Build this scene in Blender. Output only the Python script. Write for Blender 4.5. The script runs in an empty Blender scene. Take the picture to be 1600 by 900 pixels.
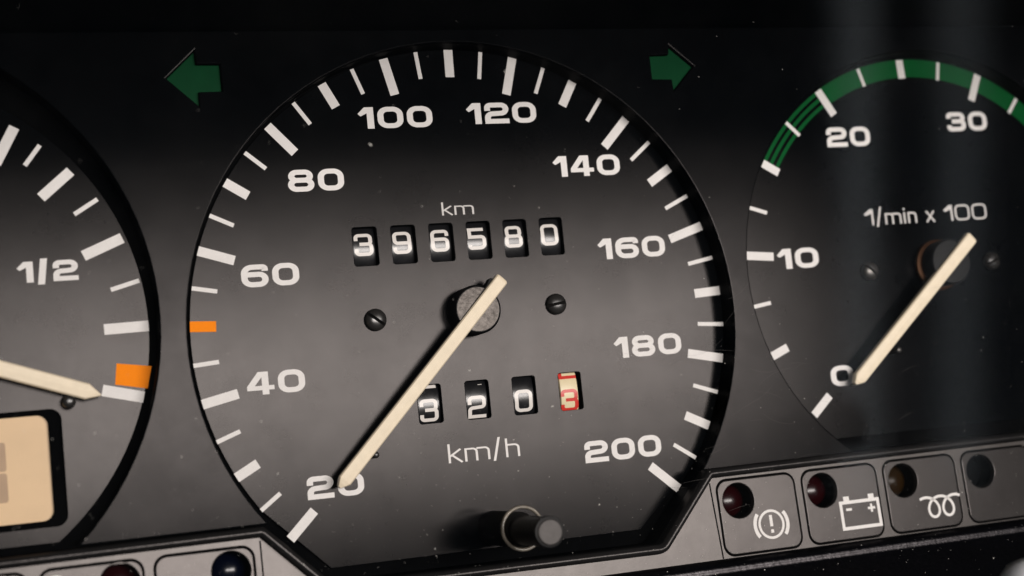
import bpy, bmesh, math, random
from mathutils import Matrix, Vector
from math import pi, sin, cos, radians, hypot, atan2, sqrt
random.seed(7)
S = bpy.context.scene
COL = S.collection
MM = 0.001
Z0 = 0.12                     # height of the speedometer centre above the scene origin (m)
# Plan: instrument coordinates are millimetres, x right, y up, h out of the dial towards the driver.
def W(x, y, h): return Vector((x*MM, -h*MM, y*MM + Z0))

# ------------------------------------------------------------------ camera
cd = bpy.data.cameras.new('camera'); cam = bpy.data.objects.new('camera', cd); COL.objects.link(cam)
def dv(a): return Vector((a[0], -a[2], a[1]))
right = dv((0.94125936, -0.09999854, 0.32253855)); down = dv((-0.06238149, -0.99019993, -0.1249506)); fwd = dv((0.33187253, 0.09749048, -0.938273))
m = Matrix.Identity(4)
for i, a in enumerate((right, -down, -fwd)):
    for k in range(3): m[k][i] = a[k]
m.translation = W(-74.633, -19.025, 233.082)
cam.matrix_world = m
cd.sensor_fit = 'HORIZONTAL'; cd.sensor_width = 36; cd.lens = 53.58
cd.clip_start = 0.005; cd.clip_end = 20
cd.dof.use_dof = True; cd.dof.focus_distance = 0.243; cd.dof.aperture_fstop = 15
S.camera = cam
S.render.resolution_x = 1024; S.render.resolution_y = 576

# ------------------------------------------------------------------ world, lamps, exposure
wd = bpy.data.worlds.new('World'); S.world = wd; wd.use_nodes = True
bg = wd.node_tree.nodes['Background']; bg.inputs[0].default_value = (0.55, 0.75, 1.0, 1); bg.inputs[1].default_value = 0.035
def area(name, loc, target, sx, sy, power, color):
    l = bpy.data.lights.new(name, 'AREA'); l.shape = 'RECTANGLE'; l.size = sx; l.size_y = sy; l.energy = power; l.color = color
    o = bpy.data.objects.new(name, l); COL.objects.link(o); o.location = loc
    o.rotation_euler = (target-loc).to_track_quat('-Z', 'Y').to_euler()
    return o
# soft daylight entering the car from behind the driver, below the hood
area('daylight_lamp', W(140, 25, 600), W(140, 25, 0), 0.47, 0.112, 4.45, (1.0, 0.93, 0.89))
# two narrow strip lamps, added to mirror as pale streaks in the clear cover
for x, y, dx, dy, wd_, pw in ((194, -70, 33, -156, 0.006, 0.008), (232, -68, 40, -161, 0.011, 0.0065)):
    o = area('streak_lamp', W(x, y, 225), W(x*0.32, 5, 24), wd_, 0.20, pw, (0.86, 0.93, 1.0))
    az = (o.location-W(x*0.32, 5, 24)).normalized(); ay = Vector((dx, 0, dy)); ay = (ay-az*ay.dot(az)).normalized(); ax = ay.cross(az)
    mm4 = Matrix((ax, ay, az)).transposed().to_4x4(); mm4.translation = o.location; o.matrix_world = mm4
S.view_settings.view_transform = 'Standard'; S.view_settings.look = 'None'
S.view_settings.exposure = 0.0; S.view_settings.gamma = 1.0; S.view_settings.use_curve_mapping = False
S.render.engine = 'CYCLES'
S.cycles.max_bounces = 8; S.cycles.transparent_max_bounces = 12; S.cycles.caustics_reflective = False; S.cycles.caustics_refractive = False

# ------------------------------------------------------------------ materials
MATS = {}
def mat(name, col, rough=0.5, spec=0.5, cvar=0.0, cscale=300, rvar=0.0, rscale=400, bump=0.0, bscale=4000, coat=0.0, metal=0.0, smear=0.0, bdist=0.0001):
    M = bpy.data.materials.new(name); M.use_nodes = True; N = M.node_tree.nodes; L = M.node_tree.links
    b = N['Principled BSDF']; b.inputs['Base Color'].default_value = (*col, 1); b.inputs['Roughness'].default_value = rough
    b.inputs['Specular IOR Level'].default_value = spec; b.inputs['Coat Weight'].default_value = coat; b.inputs['Metallic'].default_value = metal
    b.inputs['Coat Roughness'].default_value = 0.08
    tc = N.new('ShaderNodeTexCoord')
    def noise(sc, det=4, rg=0.6):
        n = N.new('ShaderNodeTexNoise'); n.inputs['Scale'].default_value = sc; n.inputs['Detail'].default_value = det; n.inputs['Roughness'].default_value = rg
        L.new(tc.outputs['Object'], n.inputs['Vector']); return n
    if cvar:
        n = noise(cscale); mr = N.new('ShaderNodeMapRange'); mr.inputs[1].default_value = 0.3; mr.inputs[2].default_value = 0.7
        mr.inputs[3].default_value = 1-cvar; mr.inputs[4].default_value = 1+cvar
        L.new(n.outputs['Fac'], mr.inputs[0]); mx = N.new('ShaderNodeVectorMath'); mx.operation = 'SCALE'; mx.inputs[0].default_value = col
        L.new(mr.outputs[0], mx.inputs['Scale']); L.new(mx.outputs[0], b.inputs['Base Color'])
    if rvar:
        n = noise(rscale, 5); mr = N.new('ShaderNodeMapRange'); mr.inputs[1].default_value = 0.3; mr.inputs[2].default_value = 0.7
        mr.inputs[3].default_value = rough-rvar; mr.inputs[4].default_value = rough+rvar
        L.new(n.outputs['Fac'], mr.inputs[0]); L.new(mr.outputs[0], b.inputs['Roughness'])
    if bump:
        n = noise(bscale, 3); bp = N.new('ShaderNodeBump'); bp.inputs['Strength'].default_value = bump; bp.inputs['Distance'].default_value = bdist
        L.new(n.outputs['Fac'], bp.inputs['Height']); L.new(bp.outputs[0], b.inputs['Normal'])
    MATS[name] = M; return M
def satin(name, diff, gloss, rough, cvar=0.2, cscale=80, gvar=0.1, gscale=150, bump=0.0, bscale=4000, bdist=0.0001):
    """matt ground colour under an even satin sheen"""
    M = bpy.data.materials.new(name); M.use_nodes = True; N = M.node_tree.nodes; L = M.node_tree.links
    N.remove(N['Principled BSDF']); d = N.new('ShaderNodeBsdfDiffuse'); g = N.new('ShaderNodeBsdfGlossy'); ad = N.new('ShaderNodeAddShader')
    g.distribution = 'BECKMANN'; g.inputs['Roughness'].default_value = rough
    tc = N.new('ShaderNodeTexCoord')
    def var(col, amt, sc, sock):
        n = N.new('ShaderNodeTexNoise'); n.inputs['Scale'].default_value = sc; n.inputs['Detail'].default_value = 7; n.inputs['Roughness'].default_value = 0.68
        L.new(tc.outputs['Object'], n.inputs['Vector']); mr = N.new('ShaderNodeMapRange'); mr.inputs[1].default_value = 0.3; mr.inputs[2].default_value = 0.7
        mr.inputs[3].default_value = 1-amt; mr.inputs[4].default_value = 1+amt; L.new(n.outputs['Fac'], mr.inputs[0])
        v = N.new('ShaderNodeVectorMath'); v.operation = 'SCALE'; v.inputs[0].default_value = col; L.new(mr.outputs[0], v.inputs['Scale']); L.new(v.outputs[0], sock)
    var(diff, cvar, cscale, d.inputs[0]); var(gloss, gvar, gscale, g.inputs[0])
    if bump:
        n = N.new('ShaderNodeTexNoise'); n.inputs['Scale'].default_value = bscale; n.inputs['Detail'].default_value = 3; L.new(tc.outputs['Object'], n.inputs['Vector'])
        bp = N.new('ShaderNodeBump'); bp.inputs['Strength'].default_value = bump; bp.inputs['Distance'].default_value = bdist
        L.new(n.outputs['Fac'], bp.inputs['Height']); L.new(bp.outputs[0], g.inputs['Normal']); L.new(bp.outputs[0], d.inputs['Normal'])
    L.new(d.outputs[0], ad.inputs[0]); L.new(g.outputs[0], ad.inputs[1]); L.new(ad.outputs[0], N['Material Output'].inputs[0])
    MATS[name] = M
satin('dial_black', (0.0022, 0.0026, 0.0031), (0.0092, 0.0086, 0.0084), 0.205, gvar=0.16, gscale=70, bump=0.03, bscale=5000)
satin('mask_black', (0.0022, 0.0026, 0.0031), (0.0062, 0.0058, 0.0057), 0.205, gvar=0.2, gscale=90, bump=0.03, bscale=5000)
mat('deep_black', (0.0014, 0.0015, 0.0017), 0.8, 0.02)
mat('wall_black', (0.0012, 0.0012, 0.0013), 0.6, 0.02)
mat('white_print', (0.80, 0.775, 0.75), 0.6, 0.25, cvar=0.04, cscale=900)
mat('thin_print', (0.62, 0.60, 0.58), 0.6, 0.25, cvar=0.05, cscale=900)
mat('orange_print', (1.0, 0.265, 0.004), 0.6, 0.08, cvar=0.03, cscale=900)
mat('green_print', (0.0022, 0.082, 0.019), 0.5, 0.03, cvar=0.1, cscale=400)
mat('green_lens', (0.0008, 0.046, 0.0145), 0.4, 0.04, cvar=0.1, cscale=300)
mat('needle_cream', (0.85, 0.735, 0.55), 0.45, 0.3, cvar=0.05, cscale=700, bump=0.1, bscale=2500)
satin('hub_grain', (0.012, 0.011, 0.0105), (0.021, 0.019, 0.0175), 0.30, cvar=0.5, cscale=2500, gvar=0.45, gscale=1500, bump=0.25, bscale=2200)
mat('hub_side', (0.0035, 0.0035, 0.0038), 0.4, 0.18)
mat('screw_black', (0.02, 0.019, 0.018), 0.28, 0.6, rvar=0.06, rscale=900)
mat('screw_zinc', (0.09, 0.085, 0.08), 0.35, 0.4, metal=0.7)
mat('brass', (0.045, 0.018, 0.006), 0.5, 0.4, metal=0.7)
mat('wheel_black', (0.008, 0.008, 0.009), 0.22, 0.5, rvar=0.04, rscale=500)
mat('wheel_cream', (0.78, 0.66, 0.42), 0.35, 0.4, cvar=0.06, cscale=400)
mat('wheel_white', (0.74, 0.70, 0.66), 0.3, 0.4)
mat('wheel_red', (0.62, 0.035, 0.025), 0.35, 0.4)
satin('panel_grey', (0.060, 0.055, 0.052), (0.028, 0.026, 0.0252), 0.31, gvar=0.12, gscale=300, bump=0.10, bscale=4000)
satin('tile_grey', (0.017, 0.0157, 0.0152), (0.027, 0.0248, 0.024), 0.30, gvar=0.12, gscale=300, bump=0.10, bscale=4000)
satin('lip_black', (0.012, 0.0115, 0.0115), (0.024, 0.0225, 0.022), 0.33, gvar=0.2, gscale=500, bump=0.25, bscale=3000)
mat('lens_red', (0.012, 0.0006, 0.0012), 0.22, 0.35)
mat('lens_amber', (0.014, 0.0065, 0.0006), 0.3, 0.12)
mat('lens_blue', (0.001, 0.002, 0.007), 0.2, 0.35)
mat('lens_dark', (0.0012, 0.0014, 0.0016), 0.7, 0.02)
mat('lcd_cream', (0.72, 0.50, 0.28), 0.45, 0.4, cvar=0.05, cscale=120)
mat('lcd_segment', (0.42, 0.28, 0.17), 0.45, 0.3, cvar=0.1, cscale=200)
satin('ledge_black', (0.0022, 0.0023, 0.003), (0.030, 0.028, 0.029), 0.36, gvar=0.5, gscale=1200, bump=0.45, bscale=2600)
mat('hood_black', (0.0012, 0.002, 0.0026), 0.85, 0.05, cvar=0.2, cscale=100, bump=0.4, bscale=1500)
satin('knob_black', (0.022, 0.021, 0.020), (0.022, 0.0207, 0.020), 0.42, gvar=0.2, gscale=700, bump=0.1, bscale=3000)
mat('shaft_black', (0.006, 0.006, 0.006), 0.5, 0.35)
mat('pale_plastic', (0.88, 0.90, 0.92), 0.4, 0.5, cvar=0.03, cscale=200)
mat('rim_clear', (0.17, 0.15, 0.12), 0.2, 0.6, cvar=0.5, cscale=500)
mat('dust', (0.62, 0.60, 0.55), 0.9, 0.1, cvar=0.2, cscale=2000)
mat('scratch', (0.085, 0.08, 0.075), 0.7, 0.1)
# clear cover: thin sheet, see-through with a Fresnel mirror and a faint film of dirt
M = bpy.data.materials.new('clear_cover'); M.use_nodes = True; N = M.node_tree.nodes; L = M.node_tree.links
N.remove(N['Principled BSDF'])
out = N['Material Output']; tr = N.new('ShaderNodeBsdfTransparent'); gl = N.new('ShaderNodeBsdfGlossy'); df = N.new('ShaderNodeBsdfDiffuse')
tr.inputs[0].default_value = (0.975, 0.975, 0.97, 1); gl.distribution = 'BECKMANN'; gl.inputs['Roughness'].default_value = 0.12; df.inputs[0].default_value = (0.7, 0.68, 0.64, 1)
fr = N.new('ShaderNodeFresnel'); fr.inputs[0].default_value = 1.35
m1 = N.new('ShaderNodeMixShader'); m2 = N.new('ShaderNodeMixShader')
L.new(fr.outputs[0], m1.inputs[0]); L.new(tr.outputs[0], m1.inputs[1]); L.new(gl.outputs[0], m1.inputs[2])
tc = N.new('ShaderNodeTexCoord'); nz = N.new('ShaderNodeTexNoise'); nz.inputs['Scale'].default_value = 45; nz.inputs['Detail'].default_value = 8; nz.inputs['Roughness'].default_value = 0.7
L.new(tc.outputs['Object'], nz.inputs['Vector']); mr = N.new('ShaderNodeMapRange'); mr.inputs[1].default_value = 0.42; mr.inputs[2].default_value = 0.8; mr.inputs[3].default_value = 0.0; mr.inputs[4].default_value = 0.003
L.new(nz.outputs['Fac'], mr.inputs[0]); L.new(mr.outputs[0], m2.inputs[0]); L.new(m1.outputs[0], m2.inputs[1]); L.new(df.outputs[0], m2.inputs[2]); L.new(m2.outputs[0], out.inputs[0])
MATS['clear_cover'] = M

# ------------------------------------------------------------------ object helpers
def tag(o, label, cat, group=None, kind=None):
    if label: o['label'] = label
    if cat: o['category'] = cat
    if group: o['group'] = group
    if kind: o['kind'] = kind
    return o
ORG = {}
def thing(name, label, cat, at=(0, 0, 0), group=None):
    o = bpy.data.objects.new(name, None); COL.objects.link(o); o.location = W(*at); o.empty_display_size = 0.005
    ORG[o] = W(*at); tag(o, label, cat, group); return o
def link(name, me, material, parent=None, smooth=False):
    """mesh given in world metres; origin moved to the parent's base"""
    if material: me.materials.clear(); me.materials.append(MATS[material])
    if smooth: me.shade_smooth()
    o = bpy.data.objects.new(name, me); COL.objects.link(o)
    if parent is not None:
        base = ORG[parent]; me.transform(Matrix.Translation(-base)); o.parent = parent; ORG[o] = base
    else:
        n = max(1, len(me.vertices)); c = Vector((0, 0, 0))
        for v in me.vertices: c += v.co
        c /= n; me.transform(Matrix.Translation(-c)); o.location = c; ORG[o] = c
    return o
def mesh(name, verts, faces, material, parent=None, smooth=False):
    me = bpy.data.meshes.new(name); me.from_pydata([W(*v) for v in verts], [], faces); me.update()
    return link(name, me, material, parent, smooth)
def arc(cx, cy, r, a0, a1, n):
    return [(cx+r*cos(radians(a0+(a1-a0)*k/n)), cy+r*sin(radians(a0+(a1-a0)*k/n))) for k in range(n+1)]
def circle(cx, cy, r, n=48): return arc(cx, cy, r, 0, 360, n)[:-1]
def fillet(pts, r, closed=True, n=6):
    out = []; N_ = len(pts)
    for i, p in enumerate(pts):
        if not closed and (i == 0 or i == N_-1): out.append(tuple(p)); continue
        rr = r[i] if isinstance(r, (list, tuple)) else r
        a = Vector(pts[i-1]); b = Vector(p); c = Vector(pts[(i+1) % N_])
        u = (a-b); v = (c-b); lu = u.length; lv = v.length; u /= lu; v /= lv
        ang = u.angle(v)
        if rr <= 0 or ang > 3.1: out.append(tuple(p)); continue
        t = min(rr/math.tan(ang/2), lu*0.499, lv*0.499); p0 = b+u*t; p1 = b+v*t
        rr = t*math.tan(ang/2); bis = (u+v).normalized(); ctr = b+bis*(rr/sin(ang/2))
        s0 = atan2(p0.y-ctr.y, p0.x-ctr.x); s1 = atan2(p1.y-ctr.y, p1.x-ctr.x); d = s1-s0
        while d > pi: d -= 2*pi
        while d < -pi: d += 2*pi
        for k in range(n+1): out.append((ctr.x+rr*cos(s0+d*k/n), ctr.y+rr*sin(s0+d*k/n)))
    return out
def rrect(x0, y0, x1, y1, r, n=6): return fillet([(x0, y0), (x1, y0), (x1, y1), (x0, y1)], r, True, n)
def area2(p): return sum(p[i-1][0]*p[i][1]-p[i][0]*p[i-1][1] for i in range(len(p)))
def plate(name, outer, holes, h0, h1, material, parent=None, bevel=0.0):
    """flat plate between heights h0 and h1 with holes and rounded rims"""
    cu = bpy.data.curves.new(name, 'CURVE'); cu.dimensions = '2D'; cu.fill_mode = 'BOTH'
    for k, lp in enumerate([outer]+list(holes)):
        lp = list(lp)
        if (area2(lp) > 0) != (k == 0): lp.reverse()
        sp = cu.splines.new('POLY'); sp.points.add(len(lp)-1); sp.use_cyclic_u = True
        for q, (x, y) in zip(sp.points, lp): q.co = (x, y, 0, 1)
    cu.extrude = max((h1-h0)/2-bevel, 0.0001); cu.bevel_depth = bevel; cu.bevel_resolution = 2; cu.offset = -bevel
    tmp = bpy.data.objects.new(name, cu); me = bpy.data.meshes.new_from_object(tmp)
    bpy.data.objects.remove(tmp); bpy.data.curves.remove(cu)
    hc = (h0+h1)/2
    for v in me.vertices: v.co = W(v.co.x, v.co.y, hc+v.co.z)
    me.name = name; me.shade_flat()
    return link(name, me, material, parent)
def strip(name, path, h0, h1, material, parent=None, closed=False):
    """upright wall following a path"""
    n = len(path); V = [(x, y, h0) for x, y in path]+[(x, y, h1) for x, y in path]
    F = [(i, (i+1) % n, n+(i+1) % n, n+i) for i in range(n if closed else n-1)]
    return mesh(name, V, F, material, parent, True)
def lathe(name, cx, cy, prof, material, parent=None, n=40, smooth=True, axis=None):
    """prof: list of (radius, h)"""
    V = []; F = []
    for r, h in prof:
        for k in range(n): V.append((cx+r*cos(2*pi*k/n), cy+r*sin(2*pi*k/n), h))
    for j in range(len(prof)-1):
        for k in range(n): F.append((j*n+k, j*n+(k+1) % n, (j+1)*n+(k+1) % n, (j+1)*n+k))
    F.append(tuple(range((len(prof)-1)*n, len(prof)*n)))
    o = mesh(name, V, F, material, parent, smooth)
    if smooth:
        o.data.polygons[len(o.data.polygons)-1].use_smooth = False
        e = o.modifiers.new('edges', 'EDGE_SPLIT'); e.split_angle = radians(38)
    return o

# --- strokes: lettering built from ribbons -------------------------------------------------
def resample(path, closed, step):
    out = []; n = len(path)
    for i in range(n if closed else n-1):
        a = path[i]; b = path[(i+1) % n]; d = hypot(b[0]-a[0], b[1]-a[1]); k = max(1, int(d/step))
        for j in range(k): out.append((a[0]+(b[0]-a[0])*j/k, a[1]+(b[1]-a[1])*j/k))
    if not closed: out.append(path[-1])
    return out
def ribbon(path, t, closed=False):
    n = len(path); L_ = []; R_ = []
    for i, p in enumerate(path):
        a = path[i-1] if (i or closed) else p; c = path[(i+1) % n] if (i < n-1 or closed) else p
        d1 = Vector((p[0]-a[0], p[1]-a[1])); d2 = Vector((c[0]-p[0], c[1]-p[1]))
        if d1.length < 1e-9: d1 = d2.copy()
        if d2.length < 1e-9: d2 = d1.copy()
        d1.normalize(); d2.normalize(); n1 = Vector((-d1.y, d1.x)); n2 = Vector((-d2.y, d2.x)); nn = (n1+n2)
        nn = nn.normalized() if nn.length > 1e-6 else n1
        s = t/2/max(0.35, nn.dot(n1)); L_.append((p[0]+nn.x*s, p[1]+nn.y*s)); R_.append((p[0]-nn.x*s, p[1]-nn.y*s))
    V = L_+R_; F = [(i, n+i, n+(i+1) % n, (i+1) % n) for i in range(n if closed else n-1)]
    return V, F
def glyph(ch, t=0.22, w=0.95, r=0.27):
    """list of (verts, faces) in a box w x 1"""
    a, b, c, d = t/2, w-t/2, t/2, 1-t/2; mid = 0.52; P = []
    st = lambda pts, rr, closed=False: P.append(ribbon(resample(fillet(pts, rr, closed, 7), closed, 0.12), t, closed))
    if ch == '0': st([(a, c), (b, c), (b, d), (a, d)], r, True)
    elif ch == '1':
        s = t*1.1; x1 = 0.58
        P.append(([(x1-s, 0), (x1, 0), (x1, 1), (x1-s, 1), (x1-s, 0.72), (0.10, 0.58), (0, 0.70), (x1-s-0.08, 1), (x1-s, 0.86)], [(0, 1, 2, 3), (4, 3, 7, 6), (4, 6, 5)]))
    elif ch == '2': st([(a, 0.62), (a, d), (b, d), (b, mid-0.02), (a, mid-0.06), (a, c), (w, c)], [0, r*.8, r*.8, r*.75, r*.75, 0, 0])
    elif ch == '3':
        st([(a, 0.68), (a, d), (b-.02, d), (b-.02, mid), (w*.28, mid)], [0, r*.8, r*.8, r*.7, 0]); st([(w*.55, mid), (b, mid), (b, c), (a, c), (a, 0.32)], [0, r*.7, r*.8, r*.8, 0])
    elif ch == '4':
        s = t*1.05; x1 = w*0.80
        P.append(([(x1-s, 0), (x1, 0), (x1, 1), (x1-s, 1)], [(0, 1, 2, 3)]))
        P.append(([(0, 0.2), (w, 0.2), (w, 0.2+t*.85), (0, 0.2+t*.85)], [(0, 1, 2, 3)]))
        P.append(([(0, 0.2+t*.8), (0.26, 0.2+t*.8), (x1-s+.02, 0.80), (x1-s+.02, 1), (x1-s-.12, 1)], [(0, 1, 2, 3, 4)]))
    elif ch == '5': st([(b, d), (a, d), (a, mid+.06), (b, mid+.06), (b, c), (a, c), (a, 0.22)], [0, 0, 0, r*.8, r, r, 0])
    elif ch == '6': st([(b, 0.70), (b, d), (a, d), (a, c), (b, c), (b, mid+0.04), (a+t*.5, mid+0.04)], [0, r*.8, r, r, r*.8, r*.8, 0])
    elif ch == '9': st([(a, 0.30), (a, c), (b, c), (b, d), (a, d), (a, mid-0.04), (b-t*.5, mid-0.04)], [0, r*.8, r, r, r*.8, r*.8, 0])
    elif ch == '8':
        st([(a+.03, mid), (b-.03, mid), (b-.03, d), (a+.03, d)], r*.75, True); st([(a, c), (b, c), (b, mid), (a, mid)], r*.75, True)
    elif ch == '/': P.append(([(0, -0.12), (t*1.1, -0.12), (w*.42, 1.12), (w*.42-t*1.1, 1.12)], [(0, 1, 2, 3)]))
    elif ch == 'k':
        P.append(ribbon([(a, 0), (a, 1.0)], t)); P.append(ribbon([(a, 0.33), (0.50, 0.70)], t)); P.append(ribbon([(0.16, 0.40), (0.54, 0.0)], t))
    elif ch == 'm':
        x1, x2 = 0.48, 0.96
        P.append(ribbon([(a, 0), (a, 0.70)], t)); st([(a, 0.70-t/2), (x1, 0.70-t/2), (x1, 0)], [0, .17, 0]); st([(x1, 0.70-t/2), (x2, 0.70-t/2), (x2, 0)], [0, .17, 0])
    elif ch == 'n':
        P.append(ribbon([(a, 0), (a, 0.70)], t)); st([(a, 0.70-t/2), (0.5, 0.70-t/2), (0.5, 0)], [0, .17, 0])
    elif ch == 'h':
        P.append(ribbon([(a, 0), (a, 1.0)], t)); st([(a, 0.70-t/2), (0.52, 0.70-t/2), (0.52, 0)], [0, .17, 0])
    elif ch == 'i':
        P.append(ribbon([(a, 0), (a, 0.70)], t)); P.append(ribbon([(a, 0.84), (a, 0.84+t*1.1)], t))
    elif ch == 'x':
        P.append(ribbon([(0.03, 0), (0.52, 0.70)], t)); P.append(ribbon([(0.03, 0.70), (0.52, 0)], t))
    return P
ADV = {'1': 0.58, '/': 0.42, 'k': 0.55, 'm': 1.02, 'n': 0.56, 'h': 0.58, 'i': 0.12, 'x': 0.55, ' ': 0.30}
def text_geo(s, t=0.225, w=0.95, gap=0.14, r=0.27):
    """verts (x, y, layer), faces and total width for height 1"""
    V = []; F = []; x = 0.0
    for ch in s:
        if ch != ' ':
            for j, (v, f) in enumerate(glyph(ch, t, w, r)):
                o = len(V); V += [(x+p[0], p[1], j) for p in v]; F += [tuple(o+i for i in q) for q in f]
        x += ADV.get(ch, w)+gap
    return V, F, x-gap
def text(name, s, cx, cy, height, width, h, material, parent, t=0.225, w=0.95, gap=0.14, r=0.27):
    V, F, tw = text_geo(s, t, w, gap, r); sx = width/tw
    return mesh(name, [(cx-width/2+x*sx, cy-height/2+y*height, h+0.004*j) for x, y, j in V], F, material, parent)
def strokes(name, paths, h, material, parent):
    V = []; F = []
    for j, (pts, t, closed) in enumerate(paths):
        v, f = ribbon(pts, t, closed); o = len(V); V += [(x, y, h+0.004*j) for x, y in v]; F += [tuple(o+i for i in q) for q in f]
    return mesh(name, V, F, material, parent)

# --- gauge pieces --------------------------------------------------------------------------
TICK = {}
def tick(parent, cx, cy, ang, r0, r1, width, material='white_print', h=0.035, label=None):
    """one printed bar; alike bars share their mesh"""
    key = (round(r1-r0, 3), width, material); rm = (r0+r1)/2; ln = (r1-r0)/2
    if key not in TICK:
        me = bpy.data.meshes.new('tick_mark'); z0, z1 = -h*MM, 0.0
        v = [(x*ln*MM, yy, z*width/2*MM) for yy in (z0, z1) for x, z in ((-1, -1), (1, -1), (1, 1), (-1, 1))]
        me.from_pydata(v, [], [(0, 1, 2, 3), (0, 4, 5, 1), (1, 5, 6, 2), (2, 6, 7, 3), (3, 7, 4, 0)]); me.materials.append(MATS[material]); me.update(); TICK[key] = me
    o = bpy.data.objects.new('tick_mark', TICK[key]); COL.objects.link(o); o.parent = parent
    o.location = W(cx+rm*cos(ang), cy+rm*sin(ang), 0.002)-ORG[parent]; o.rotation_euler = (0, -ang, 0)
    if label: o['label'] = label
    return o
def bar2(parent, p_out, p_in, width, material='white_print', label=None):
    dx, dy = p_out[0]-p_in[0], p_out[1]-p_in[1]; a = atan2(dy, dx); l = hypot(dx, dy); c = ((p_out[0]+p_in[0])/2, (p_out[1]+p_in[1])/2)
    return tick(parent, c[0]-50*cos(a), c[1]-50*sin(a), a, 50-round(l, 1)/2, 50+round(l, 1)/2, width, material, label=label)
def screw(parent, cx, cy, r, slot, material, height=1.25, label=None):
    V = []; F = []; sw = r*0.13; rows = []
    vs = [-0.999, -.93, -.8, -.62, -.42, -.25]; vs = [v*r for v in vs]+[-sw-.02, -sw+.02]; vs = vs+[0.0]+[-v for v in reversed(vs)]
    n = 18
    for v in vs:
        e = sqrt(max(0, r*r-v*v))
        for k in range(n+1):
            u = -e*cos(pi*k/n); q = min(1.0, (u*u+v*v)/(r*r)); z = height*(0.25+0.75*sqrt(max(0, 1-q**1.3)))
            if abs(v) < sw: z = min(z, height*(0.12 if v == 0 else 0.5))
            V.append((cx+u*cos(slot)-v*sin(slot), cy+u*sin(slot)+v*cos(slot), z))
    for j in range(len(vs)-1):
        for k in range(n): F.append((j*(n+1)+k, j*(n+1)+k+1, (j+1)*(n+1)+k+1, (j+1)*(n+1)+k))
    # skirt
    m_ = 36; o = len(V)
    for z in (0.0, height*0.27):
        for k in range(m_): V.append((cx+r*cos(2*pi*k/m_), cy+r*sin(2*pi*k/m_), z))
    for k in range(m_): F.append((o+k, o+(k+1) % m_, o+m_+(k+1) % m_, o+m_+k))
    ob = mesh('screw', V, F, material, parent, True); e = ob.modifiers.new('edges', 'EDGE_SPLIT'); e.split_angle = radians(40)
    if label: ob['label'] = label
    return ob
def needle(parent, tail, tip, width, h_tail, h_tip, thick, tip_len, tipw=0.0):
    """chisel bar with a low ridge that slopes down towards its tip; h_tail and h_tip are heights of its crest"""
    d = Vector((tip[0]-tail[0], tip[1]-tail[1])); Ln = d.length; d.normalize(); n = Vector((-d.y, d.x))
    secs = [(0.0, .88, .45), (0.25, 1.0, .15), (0.6, 1.0, 0.0), (Ln-tip_len, 1.0, 0.0), (Ln-tip_len*.5, .5+.5*tipw, .1), (Ln-0.05, tipw, .3)]
    V = []; F = []; k = 7
    for s, wf, drop in secs:
        c = Vector(tail)+d*s; w2 = width/2*wf; ht = h_tail+(h_tip-h_tail)*s/Ln; h0 = ht-thick; ht -= drop
        for (q, z) in ((-1, h0), (-1, ht-.35), (-.82, ht-.08), (0, ht), (.82, ht-.08), (1, ht-.35), (1, h0)):
            V.append((c.x+n.x*w2*q, c.y+n.y*w2*q, z))
    for j in range(len(secs)-1):
        for i in range(k-1): F.append((j*k+i, j*k+i+1, (j+1)*k+i+1, (j+1)*k+i))
        F.append((j*k+k-1, j*k, (j+1)*k, (j+1)*k+k-1))
    F.append(tuple(range(k))); F.append(tuple(reversed(range((len(secs)-1)*k, len(secs)*k))))
    o = mesh('needle', V, F, 'needle_cream', parent)
    b = bmesh.new(); b.from_mesh(o.data); bmesh.ops.recalc_face_normals(b, faces=b.faces); b.to_mesh(o.data); b.free()
    return o
def pin(parent, cx, cy, r, h, material='screw_black'):
    return lathe('stop_pin', cx, cy, [(r, 0), (r, h-r*.6), (r*.85, h-r*.25), (r*.5, h-.03), (r*.15, h)], material, parent, 18)
WR = 8.5
def wheel(parent, cx, cy, width, digit, dy, body, ink, hfront=-0.9, above=None):
    """one number wheel behind its window; the figures are printed on the drum"""
    hc = hfront-WR; V = []; F = []; n = 40
    prof = [(-width/2, WR-.35), (-width/2+.12, WR-.05), (-width/2+.3, WR), (width/2-.3, WR), (width/2-.12, WR-.05), (width/2, WR-.35), (width/2, WR-1.5)]
    for k in range(n+1):
        a = radians(-62+124*k/n)
        for x, r in prof: V.append((cx+x, cy+r*sin(a), hc+r*cos(a)))
    m_ = len(prof)
    for k in range(n):
        for i in range(m_-1): F.append((k*m_+i, k*m_+i+1, (k+1)*m_+i+1, (k+1)*m_+i))
    wob = mesh('number_wheel', V, F, body, parent, True); wob.modifiers.new('edges', 'EDGE_SPLIT').split_angle = radians(50)
    ex = ([] if above is None else [(above, dy+2*pi*WR/10)])
    for ch, yo in [(digit, dy)]+ex:
        VV, FF, tw = text_geo(ch, 0.15, 0.74, 0.1, 0.17); gh, gw = 3.6, 3.05*(ADV.get(ch, 0.74)/0.74 if ch == '1' else 1)
        pts = []
        for x, y, j in VV:
            yy = yo+(y-.5)*gh; a = yy/WR; R_ = WR+0.02+.004*j
            pts.append((cx-.05+(x/tw-.5)*gw, cy+R_*sin(a), hc+R_*cos(a)))
        mesh('numeral', pts, FF, ink, wob)
    return wob

# ================================================================== THE SETTING: housing, hood, ledge
hs = thing('instrument_housing', 'black housing box behind the gauges and mask', 'housing', (0, -10, -20))
plate('back_wall', [(-150, -60), (150, -60), (150, 60), (-150, 60)], [], -22, -20, 'deep_black', hs)
plate('recess_floor', [(-149, -44), (149, -44), (149, 46), (-149, 46)], [rrect(-21, 9, 21, 17.5, .5), rrect(-12, -17, 19.5, -8, .5), rrect(-115, -25.6, -63.5, -7.6, 1)], -1.0, -0.7, 'deep_black', hs)

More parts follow.
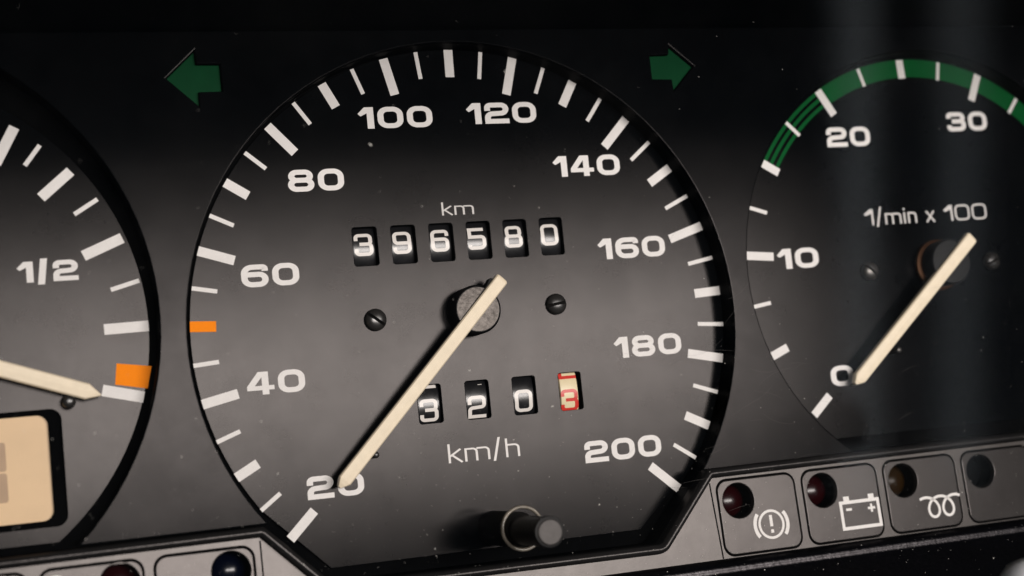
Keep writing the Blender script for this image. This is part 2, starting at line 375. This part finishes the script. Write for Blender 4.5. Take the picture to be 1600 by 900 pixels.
hood = thing('instrument_hood', 'matt black dashboard hood shading the gauges from above', 'hood', (0, 48, 40))
def hood_sec(h, y):
    g = min(h, 92)-0.02*h                                    # the cheeks reach less far forward than the roof
    return [(-150, -30, g*.8), (-149, 10, g), (-143, y-8, (g+h)/2), (-128, y, h), (128, y, h), (143, y-8, (g+h)/2), (149, 10, g), (150, -30, g*.8)]
HS = [(3.6, 47.3), (5.5, 47.6), (40, 47.8), (92, 47.0), (140, 44.0), (165, 41.0), (170, 43), (168, 53), (92, 62), (0, 62)]
V = []; F = []
for h, y in HS: V += hood_sec(h, y)
for j in range(len(HS)-1):
    for i in range(7): F.append((j*8+i, j*8+i+1, (j+1)*8+i+1, (j+1)*8+i))
mesh('shell', V, F, 'hood_black', hood, True).modifiers.new('edges', 'EDGE_SPLIT').split_angle = radians(40)

# dashboard edge below the warning lamps: a rolled, grained crest falling away towards the driver
prof = [(-41.9, 3.5), (-41.95, 8.2), (-42.05, 9.3), (-42.35, 10.1), (-42.8, 10.5), (-43.3, 10.55), (-43.7, 10.5), (-44.1, 10.8), (-46, 13.0), (-52, 20), (-60, 29.5), (-70, 41), (-72, 41), (-72, 3.5)]
V = []; F = []; n = 60
for k in range(n+1):
    x = -150+300*k/n
    V += [(x, y, h) for y, h in prof]
q = len(prof)
for k in range(n):
    for i in range(q): F.append((k*q+i, k*q+(i+1) % q, (k+1)*q+(i+1) % q, (k+1)*q+i))
F += [tuple(range(q)), tuple(range(n*q, n*q+q))]
ledge = mesh('dashboard_ledge', V, F, 'ledge_black', None, True); tag(ledge, 'grained black dashboard ledge with rounded crest below the warning lamps', 'dashboard'); ledge.modifiers.new('edges', 'EDGE_SPLIT').split_angle = radians(45)

# ================================================================== GAUGE MASK
HM = 4.24
def lowcut(cx, cy, r, yb, n=72):
    a = math.degrees(math.asin((yb-cy)/r)); return arc(cx, cy, r, 180-a, a, n)     # over the top, left to right
FA = (-94.4, 4.43, 45.2); SA = (0.0, -0.1, 45.33); TA = (87.4, 4.36, 38.55); YB = -28.1
arcs = [lowcut(*q, YB) for q in (FA, SA, TA)]
gm = thing('gauge_mask', 'satin black mask plate with round openings around the three gauges', 'panel', (0, -28, 4))
outer = [(-149, 47.3), (-149, YB)]+arcs[0]+arcs[1]+arcs[2]+[(149, YB), (149, 47.3)]
AL = [(-45.22, 40.02), (-40.9, 44.05), (-40.8, 42.05), (-37.3, 42.0), (-37.25, 37.95), (-40.7, 37.9), (-40.75, 35.75)]
AR = [(42.79, 40.60), (38.75, 44.1), (38.55, 42.6), (35.2, 42.5), (35.2, 38.6), (38.65, 38.5), (38.8, 36.5)]
def grow(p, s):
    cx = sum(a for a, b in p)/len(p); cy = sum(b for a, b in p)/len(p); return [(cx+(a-cx)*s, cy+(b-cy)*s) for a, b in p]
plate('plate', outer, [grow(AL, 1.05), grow(AR, 1.05)], 3.2, HM, 'mask_black', gm, 0.22)
for a in arcs: strip('aperture_wall', a, -0.7, 3.3, 'wall_black', gm)
for nm, P, lb in (('left', AL, 'green turn signal arrow pointing away from the speedometer towards the fuel gauge'), ('right', AR, 'green turn signal arrow pointing towards the tachometer')):
    t = thing('turn_signal_arrow', lb, 'indicator', (P[0][0], P[0][1], 2.5), 'turn signal arrows')
    plate('lens', grow(P, 1.03), [], 2.6, 3.45, 'green_lens', t, 0.08)
    plate('surround', grow(P, 1.22), [], 2.2, 2.6, 'deep_black', t)

# ================================================================== SPEEDOMETER
sp = thing('speedometer', 'large round speedometer with white figures to 200 km/h and cream needle', 'gauge', (0, -38, 0))
WX = [-15.97+6.327*k for k in range(6)]; WY = 13.33; TX = [0.148+8.006*(k-1) for k in range(4)]; TY = -12.37
dial = arc(0.45, 0.2, 44.85, -36, 216, 120)+[(-25.9, -36.0), (25.9, -36.0)]
wins = [rrect(x-2.02, WY-3.1, x+2.02, WY+3.1, .45, 4) for x in WX]+[rrect(x-2.0, TY-3.08, x+2.0, TY+3.08, .45, 4) for x in TX]
plate('dial_face', dial, wins, -0.6, 0.0, 'dial_black', sp, 0.06)
for x in WX: strip('window_wall', rrect(x-2.05, WY-3.13, x+2.05, WY+3.13, .45, 4), -2.6, -0.3, 'deep_black', sp, True)
for x in TX: strip('window_wall', rrect(x-2.03, TY-3.11, x+2.03, TY+3.11, .45, 4), -2.6, -0.3, 'deep_black', sp, True)
def sang(v):
    u = (v-110)/5; return pi/2-0.0189-u*0.1241+0.0387*(u/18)**2-0.0884*(u/18)**3
for v in range(20, 201, 5):
    a = sang(v); ro = round(44.85+0.45*cos(a)+0.2*sin(a), 1)-0.02
    if v == 50: tick(sp, 0, 0, a, 40.45, ro, 1.62, 'orange_print', label='orange tick mark for fifty')
    elif v % 20 == 0: tick(sp, 0, 0, a, 38.75, ro, 1.5)
    elif v % 10 == 0: tick(sp, 0, 0, a, 40.5, ro, 1.5)
    else: tick(sp, 0, 0, a, 40.5, ro, 0.66)
for s, x, y, w_ in (('20', -24.13, -23.59, 8.95), ('40', -31.97, -6.89, 9.0), ('60', -31.45, 9.7, 9.03), ('80', -22.97, 24.29, 9.0), ('100', -9.1, 34.04, 12.4), ('120', 9.03, 34.3, 12.2),
                    ('140', 23.16, 24.94, 12.1), ('160', 29.73, 10.69, 12.3), ('180', 30.74, -5.95, 12.3), ('200', 24.32, -22.58, 13.7)):
    text('numeral', s, x, y, 3.5, w_, 0.03, 'white_print', sp)
text('unit_lettering', 'km', -0.1, 18.75, 2.15, 5.5, 0.03, 'thin_print', sp, t=0.10, gap=0.10)
text('unit_lettering', 'km/h', 0.36, -20.5, 3.0, 12.1, 0.03, 'white_print', sp, t=0.09, w=0.8, gap=0.10)
for x, d in zip(WX, '396580'): wheel(sp, x, WY, 3.9, d, 0.42, 'wheel_black', 'wheel_white')
for x, d, dy, ab in zip(TX, '3203', (-1.0, -1.15, -0.85, -1.45), ('2', '1', None, '2')):
    wheel(sp, x, TY, 3.86 if x < 15 else 3.2, d, dy, 'wheel_cream' if x > 15 else 'wheel_black', 'wheel_red' if x > 15 else 'wheel_white', -0.6, ab)
screw(sp, -15.51, 1.56, 1.78, radians(-38), 'screw_black'); screw(sp, 15.09, 2.02, 1.74, radians(8), 'screw_black')
pin(sp, -17.9, -19.5, 0.52, 2.6)
HX, HY = 0.3, 1.75
hb = lathe('needle_hub', HX, HY, [(3.95, 0.3), (3.95, 3.7), (3.58, 4.2)], 'hub_side', sp, 56)
lathe('cap_face', HX, HY, [(3.56, 4.15), (3.5, 4.28), (0.02, 4.32)], 'hub_grain', hb, 56)
nub = plate('balance_nub', fillet([(1.7, 4.9), (2.9, 4.1), (4.3, 5.7), (2.9, 6.7)], .3), [], 2.4, 4.1, 'hub_side', hb, 0.1)
needle(sp, (4.68, 6.4), (-24.3, -23.87), 2.15, 5.5, 3.7, 1.3, 1.35, 0.25)

# ================================================================== FUEL GAUGE
fg = thing('fuel_gauge', 'fuel gauge with orange reserve block and cream needle near empty', 'gauge', (-88.5, -27, 0))
FC = (-88.8, 2.18)
LCD = rrect(-112, -25.1, -63.9, -8.1, 1.6)
fd = arc(-89.5, 3.4, 39.15, -52, 232, 110)
plate('dial_face', fd, [LCD], -0.6, 0.0, 'dial_black', fg, 0.06)
for po, pi_, w_ in (((-67.62, 34.05), (-70.6, 28.6), 1.55), ((-64.18, 31.2), (-66.5, 28.2), 0.66), ((-60.05, 27.1), (-64.53, 23.3), 1.55), ((-56.45, 22.7), (-59.96, 20.55), 0.66), ((-53.25, 16.65), (-59.11, 14.22), 1.6),
                    ((-51.25, 10.05), (-55.51, 8.89), 0.66), ((-50.4, 3.13), (-56.89, 3.02), 1.6), ((-51.87, -7.5), (-57.78, -5.98), 1.7)):
    bar2(fg, po, pi_, w_)
mesh('reserve_block', [(-55.47, -2.16, .03), (-55.89, -5.28, .03), (-51.25, -6.25, .03), (-50.4, -2.95, .03)], [(0, 1, 2, 3)], 'orange_print', fg)['label'] = 'orange reserve block above the empty mark'
for a in (152, 165, 178, 191, 204): pass
text('numeral', '1/2', -64.33, 12.25, 3.1, 8.7, 0.03, 'white_print', fg, w=0.90, gap=0.14)
dn = Vector((0.9386, -0.345)); c0 = Vector((-88.5, 4.0))
needle(fg, tuple(c0-dn*5), (-58.2, -6.86), 2.35, 5.5, 3.8, 1.3, 2.1, 0.08)
lathe('needle_hub', -88.5, 4.0, [(3.95, 0), (3.95, 3.7), (3.62, 4.2), (0.02, 4.3)], 'hub_side', fg, 40)
pin(fg, -62.8, -7.3, 1.05, 3.2)

ck = thing('clock_display', 'cream clock display with rounded corner set in the fuel gauge', 'display', (-88, -25, -2))
plate('frame', rrect(-113, -26, -63, -7.2, 2.2), [rrect(-111, -24.2, -65.75, -8.8, 1.5)], -1.4, -0.75, 'deep_black', ck, 0.2)
plate('screen', rrect(-112, -25, -65, -8.2, 1.2), [], -2.0, -1.45, 'lcd_cream', ck)
for y0, y1 in ((-12.3, -16.5), (-16.75, -21.0)):
    plate('segment', fillet([(-73.4, y0), (-72.1, y0), (-71.9, y0-.35), (-71.9, y1+.35), (-72.1, y1), (-73.4, y1)], .2), [], -1.45, -1.42, 'lcd_segment', ck)
plate('segment', [(-79, -12.3), (-74, -12.3), (-74.6, -13.8), (-78.4, -13.8)], [], -1.45, -1.42, 'lcd_segment', ck)

# ================================================================== TACHOMETER
th = thing('tachometer', 'tachometer with green arc and cream needle resting at zero', 'gauge', (88.45, -25, 0))
TC = (88.45, 4.75)
plate('dial_face', arc(TC[0], TC[1], 38.3, -50.5, 230.5, 110), [], -0.6, 0.0, 'dial_black', th, 0.06)
for a, k in ((-138, 'm'), (-157.5, 'm'), (-171.4, 't'), (174.9, 'l'), (161.9, 't'), (148.9, 'm'), (135.05, 't'), (121.1, 'l'), (106.4, 't'), (92.6, 'm'), (79.85, 't'), (66.6, 'l'), (52.5, 't'), (38.5, 'm'), (25, 't'), (11.5, 'l')):
    a = radians(a)
    tick(th, *TC, a, {'l': 32.25, 'm': 34.05, 't': 34.1}[k] if abs(a+2.408) > .01 else 32.8, 37.5, 0.66 if k == 't' else 1.45, h=0.06)
def ringarc(r0, r1, a0, a1, n): 
    return arc(*TC, r1, a0, a1, n)+list(reversed(arc(*TC, r0, a0, a1, n)))
plate('green_band', ringarc(34.25, 37.55, 121.1, -30, 100), [], 0.001, 0.02, 'green_print', th)
for rr in (34.75, 36.0, 37.2): plate('green_line', ringarc(rr-.33, rr+.33, 149, 121.1, 24), [], 0.001, 0.02, 'green_print', th)
for s, x, y, w_ in (('0', 67.05, -14.0, 4.55), ('10', 61.07, 7.09, 8.2), ('20', 74.2, 28.34, 8.95), ('30', 99.68, 30.46, 8.75), ('40', 118.5, 15.5, 9.0)):
    text('numeral', s, x, y, 3.55, w_, 0.03, 'white_print', th)
text('unit_lettering', '1/min x 100', 88.35, 13.6, 2.9, 26.0, 0.03, 'thin_print', th, t=0.115, w=0.95, gap=0.14, r=.25)
screw(th, 75.06, 3.92, 1.6, radians(-45), 'screw_zinc', label='dull zinc screw beside the hub'); screw(th, 100.9, 4.28, 1.6, radians(20), 'screw_black')
hb = lathe('needle_hub', 89.5, 4.3, [(4.1, 0.4), (4.1, 3.7), (3.8, 4.2), (0.02, 4.3)], 'hub_side', th, 56)
lathe('brass_bush', 89.2, 4.2, [(4.6, 0.0), (4.6, 0.8), (4.2, 1.0)], 'brass', hb, 40)
pin(th, 77.4, -10.5, 0.5, 3.0, 'screw_zinc')
needle(th, (94.0, 8.46), (67.5, -15.7), 2.3, 5.5, 3.7, 1.3, 1.4, 0.25)

# ================================================================== WARNING LAMP PANEL
wp = thing('lower_trim', 'dark grey lower trim panel with raised lip curving under the speedometer', 'panel', (0, -42, 6))
LIP = [(-150, -29.3), (-36.9, -28.6), (-27.3, -38.2), (26.3, -38.6), (36.2, -27.6), (150, -27.1)]
lipf = fillet(LIP, [0, 1.2, 1.6, 1.6, 1.2, 0], False, 6)
TILES_R = [(37.7+15.78*k, -41.5, 51.85+15.78*k, -29.45) for k in range(6)]; TILES_L = [(-38.6-15.9*k-14.1, -43.0, -38.6-15.9*k, -30.95) for k in range(4)]
path_pts = [(x, y-0.55) for x, y in lipf]
outer = path_pts+[(150, -42.0), (-150, -44.5)]
def tile_shape(q, e=0.0): return rrect(q[0]-e, q[1]-e, q[2]+e, q[3]+e, 1.7+e)
plate('plate', outer, [tile_shape(q, 0.26) for q in TILES_R+[(a, max(b, -43.4), c, d) for a, b, c, d in TILES_L]], 5.0, 6.0, 'panel_grey', wp, 0.06)
def lip_mesh():
    prof = [(0.35, -1.5), (0.35, 0.6), (0.22, 1.15), (-0.05, 1.5), (-0.42, 1.62), (-0.8, 1.45), (-1.08, 1.0), (-1.2, 0.4), (-1.25, -0.2)]
    pts = lipf; V = []; F = []; n = len(pts)
    for i, p in enumerate(pts):
        a = Vector(pts[max(0, i-1)]); c = Vector(pts[min(n-1, i+1)]); b = Vector(p)
        d1 = (b-a).normalized() if i else (c-b).normalized(); d2 = (c-b).normalized() if i < n-1 else d1
        n1 = Vector((-d1.y, d1.x)); n2 = Vector((-d2.y, d2.x)); nn = (n1+n2).normalized(); s = 1/max(.5, nn.dot(n1))
        for o, z in prof: V.append((b.x+nn.x*o*s, b.y+nn.y*o*s, 6+z))
    q = len(prof)
    for i in range(n-1):
        for k in range(q-1): F.append((i*q+k, i*q+k+1, (i+1)*q+k+1, (i+1)*q+k))
    return V, F
V, F = lip_mesh(); mesh('lip', V, F, 'lip_black', wp, True)
strip('inner_wall', [(x, y+0.30) for x, y in lipf], -0.7, 6.3, 'wall_black', wp)
plate('seam', [(36.35, -29.6), (36.6, -29.6), (37.2, -41.9), (36.95, -41.9)], [], 5.99, 6.012, 'deep_black', wp)
plate('seam', [(-37.5, -30.3), (-37.25, -30.3), (-37.25, -41.9), (-37.5, -41.9)], [], 5.99, 6.012, 'deep_black', wp)
plate('backing', [(-150, -44.5), (-27, -44.5), (-27, -40.5), (27, -40.5), (27, -42), (150, -42), (150, -29), (39, -29), (27, -41), (-27, -41), (-38, -30.5), (-150, -30.5)][::1] if False else [(-150, -44.5), (150, -43.5), (150, -28.8), (37.6, -28.8), (27.3, -39.8), (-28, -39.8), (-38, -30.3), (-150, -30.3)], [], 1.2, 1.8, 'deep_black', wp)

def tile(q, lens_mat, label, lc, sym=None):
    t = thing('warning_lamp', label, 'warning lamp', ((q[0]+q[2])/2, q[1], 5), 'warning lamps in the lower trim panel')
    cx, cy = q[0]+lc[0], q[3]+lc[1]; R_ = 2.82
    plate('tile', tile_shape(q), [circle(cx, cy, R_, 44)], 4.9, 6.10, 'tile_grey', t, 0.16)
    strip('socket_wall', circle(cx, cy, R_+.03, 44), 2.2, 5.9, 'wall_black', t, True)
    lathe('lens', cx, cy, [(R_+.02, 1.9), (R_*.97, 2.3), (R_*.85, 2.75), (R_*.66, 3.15), (R_*.42, 3.45), (R_*.18, 3.6), (0.02, 3.63)], lens_mat, t, 36)
    if sym: sym(t, (q[0]+q[2])/2, (q[1]+q[3])/2)
    return t
def sym_brake(t, cx, cy):
    x, y = 46.6, -37.35; P = [(circle(x, y, 2.2, 40), 0.42, True)]
    for s in (0, 180): P.append((arc(x, y, 3.02, s-38, s+38, 14), 0.62, False))
    P.append(([(x, y+1.5), (x, y-0.35)], 0.55, False)); P.append(([(x, y-0.85), (x, y-1.4)], 0.55, False))
    strokes('symbol', P, 6.115, 'white_print', t)
def sym_batt(t, cx, cy):
    x0, x1, y0, y1 = 60.0, 67.2, -39.7, -35.4
    P = [([(x0, y0), (x1, y0), (x1, y1), (x0, y1)], 0.55, True), ([(61.2, y1+.25), (61.2, y1+1.0)], 1.1, False), ([(66.0, y1+.25), (66.0, y1+1.0)], 1.1, False),
         ([(60.9, -36.6), (62.0, -36.6)], 0.42, False), ([(65.1, -36.75), (66.5, -36.75)], 0.42, False), ([(65.8, -36.05), (65.8, -37.45)], 0.42, False)]
    strokes('symbol', P, 6.115, 'white_print', t)
def sym_coil(t, cx, cy):
    P = []
    pts = []
    for k in range(73):                                     # one wire with two hanging loops
        q = -0.18*pi+(4.36*pi)*k/72; pts.append((76.6+0.457*q+1.7*sin(q), -37.95+1.7*cos(q)))
    P.append((pts, 0.46, False))
    strokes('symbol', P, 6.115, 'white_print', t)
def sym_drop(t, cx, cy):
    strokes('symbol', [(arc(-66.5, -33.6, 1.6, 20, 160, 12), .45, False), ([(-68.2, -33.6), (-64.8, -33.6)], .45, False)], 6.115, 'white_print', t)
lab = ['warning lamp tile with brake symbol beside a dark red lens', 'warning lamp tile with battery symbol beside a dark red lens', 'warning lamp tile with white coil symbol and dark amber lens',
       'blank warning lamp tile with unlit black lens, next to the coil symbol tile']
for k, q in enumerate(TILES_R[:4]):
    tile(q, ['lens_red', 'lens_red', 'lens_amber', 'lens_dark'][k], lab[k], (3.55, -3.45), [sym_brake, sym_batt, sym_coil, None][k])
TILES_L = [(a, max(b, -43.4), c, d) for a, b, c, d in TILES_L]
tile(TILES_L[0], 'lens_blue', 'warning lamp tile with dark blue lens below the lip beside the speedometer', (10.75, -3.2))
tile(TILES_L[1], 'lens_red', 'warning lamp tile with dark red lens below the fuel gauge', (10.85, -3.0), sym_drop)
tile(TILES_L[2], 'lens_dark', 'warning lamp tile with black lens below the clock display', (10.8, -3.0))
for q in TILES_R[4:]: plate('blank_tile', tile_shape(q), [], 4.9, 6.1, 'tile_grey', wp, .16)
plate('blank_tile', tile_shape(TILES_L[3]), [], 4.9, 6.1, 'tile_grey', wp, .16)

# ================================================================== RESET KNOB, COVER, DUST
KX, KY = 0.76, -32.9
kn = thing('reset_knob', 'black push knob on a shaft for the trip counter, poking through the cover', 'knob', (KX, KY, 0))
lathe('shaft', KX, KY, [(2.75, 0.0), (2.7, 12.5), (2.35, 13.2), (2.2, 13.4)], 'shaft_black', kn, 44)
lathe('stem', KX, KY, [(2.2, 13.3), (2.2, 24.2), (2.28, 24.3)], 'shaft_black', kn, 44)
cpk = lathe('cap', KX, KY, [(2.28, 24.2), (2.30, 25.3), (2.18, 25.55), (2.0, 25.62)], 'shaft_black', kn, 44)
lathe('cap_face', KX, KY, [(2.02, 25.5), (1.98, 25.66), (1.72, 25.86)], 'knob_black', cpk, 44)

cp = thing('cover_pane', 'clear plastic cover over the gauges, dusty, with a hole for the knob', 'cover', (0, -42, 13))
TILT = radians(16.0)
def hp(y): return 13.4+(y+33)*math.tan(TILT)
o = plate('sheet', [(-148, -41.8), (148, -41.8), (148, 47), (-148, 47)], [circle(KX+.1, KY+.25, 3.1, 48)], 0.0, 0.0004, 'clear_cover', cp)
me = o.data
b = bmesh.new(); b.from_mesh(me)          # keep the driver-side skin only, then lean it
bmesh.ops.delete(b, geom=[f for f in b.faces if abs(f.normal.y) < 0.5 or f.normal.y > 0], context='FACES'); b.to_mesh(me); b.free()
base = ORG[cp]
for v in me.vertices:
    y = (v.co.z+base.z-Z0)/MM; v.co.y = -hp(y)*MM-base.y
V = []; F = []; n = 48; mm_ = 10
for k in range(n):
    a = 2*pi*k/n
    for j in range(mm_):
        bb = 2*pi*j/mm_; r = 3.2+.28*cos(bb); y = KY+.25+r*sin(a); V.append((KX+.1+r*cos(a), y, hp(KY)+.45*sin(bb)))
for k in range(n):
    for j in range(mm_): F.append((k*mm_+j, ((k+1) % n)*mm_+j, ((k+1) % n)*mm_+(j+1) % mm_, k*mm_+(j+1) % mm_))
mesh('hole_rim', V, F, 'rim_clear', cp, True)

# dust specks lying on the cover and on the ledge
V = []; F = []
def speck(x, y, h, r, el=1.0):
    o = len(V); k = random.choice((4, 5, 6)); a0 = random.random()*6; ca, sa = cos(a0), sin(a0)
    for j in range(k):
        a = 2*pi*j/k; rr = r*random.uniform(.6, 1.2); u, w_ = rr*cos(a)*el, rr*sin(a); V.append((x+u*ca-w_*sa, y+u*sa+w_*ca, h))
    V.append((x, y, h+r*0.8))
    for j in range(k): F.append((o+j, o+(j+1) % k, o+k))
for _ in range(1500):
    x = random.uniform(-80, 110); y = random.uniform(-41, 46)
    if random.random() < 0.75: y = -41+abs(random.gauss(0, 22))
    r = min(0.12, 0.0225*math.exp(random.gauss(0, 0.6)))
    if hypot(x-KX, y-KY) < 4 or y > 46: continue
    speck(x, y, hp(y)+.02, r, random.choice((1, 1, 1, 1.6, 2.4)))
for _ in range(420):
    x = random.uniform(10, 110); s = random.random()**1.3
    y = -42.3-s*14; hh = 10.05 if y > -42.5 else (10.6 if y > -44 else 10.8+(-44.1-y)*1.17)
    speck(x, y, hh+.03, min(0.13, 0.026*math.exp(random.gauss(0, 0.6))), random.choice((1, 1, 1.7)))
def scratch(x, y, ln, ang, bend, w_=0.028):
    o = len(V); n = 8
    for k in range(n+1):
        t = k/n-.5; a = ang+bend*t; px = x+ln*t*cos(a); py = y+ln*t*sin(a); ww = w_*(1-abs(2*t))**.5+.004
        for sg in (-1, 1): V.append((px-sg*ww/2*sin(a), py+sg*ww/2*cos(a), hp(py)+.02))
    for k in range(n): F.append((o+2*k, o+2*k+1, o+2*k+3, o+2*k+2))
NSP = len(F)
for _ in range(46):
    x, y = (random.gauss(32, 9), random.gauss(-16, 9)) if random.random() < .7 else (random.uniform(-60, 90), random.uniform(-36, 10))
    if y > -40 and hypot(x-KX, y-KY) > 6: scratch(x, y, random.uniform(1.5, 7), random.gauss(.15, .35), random.uniform(-.5, .5), random.uniform(.010, .022))
me = bpy.data.meshes.new('dust'); me.from_pydata([W(*v) for v in V], [], F); me.update()
du = link('dust', me, 'dust'); me.materials.append(MATS['scratch'])
for p in me.polygons[NSP:]: p.material_index = 1
tag(du, 'fine pale dust specks and hairline marks on the clear cover and ledge', 'dust', kind='stuff')

st = thing('control_stalk', 'pale grey rounded plastic tip in front of the dark ledge', 'stalk', (41, -45, 75))
SX, SY, SH = 40.5, -44.8, 75
lathe_h = [(r*1.25, d*1.25) for r, d in [(0.05, 0), (1.8, .2), (3.2, .9), (4.2, 2.0), (4.8, 3.4), (5.0, 5.0), (5.0, 14)]]
def sweep_x(name, prof, x0, y0, h0, material):               # round bar lying along x
    V = []; F = []; n = 40
    for r, d in prof:
        for k in range(n): V.append((x0+d, y0+r*cos(2*pi*k/n)-0.25*d, h0+r*sin(2*pi*k/n)))
    for j in range(len(prof)-1):
        for k in range(n): F.append((j*n+k, j*n+(k+1) % n, (j+1)*n+(k+1) % n, (j+1)*n+k))
    return mesh(name, V, F, material, st, True)
sweep_x('tip', lathe_h, SX, SY, SH, 'pale_plastic')
sweep_x('shaft', [(5.4, 17), (5.4, 60)], SX, SY, SH, 'shaft_black')

# the lower trim leans back a little
for root in [wp]+[o for o in COL.objects if o.parent is None and o.name.startswith('warning_lamp')]:
    for ch in root.children:
        if ch.name.startswith('inner_wall'): continue
        bz = ORG[root].z
        for v in ch.data.vertices:
            v.co.y += ((v.co.z+bz-Z0)/MM+35)*0.07*MM
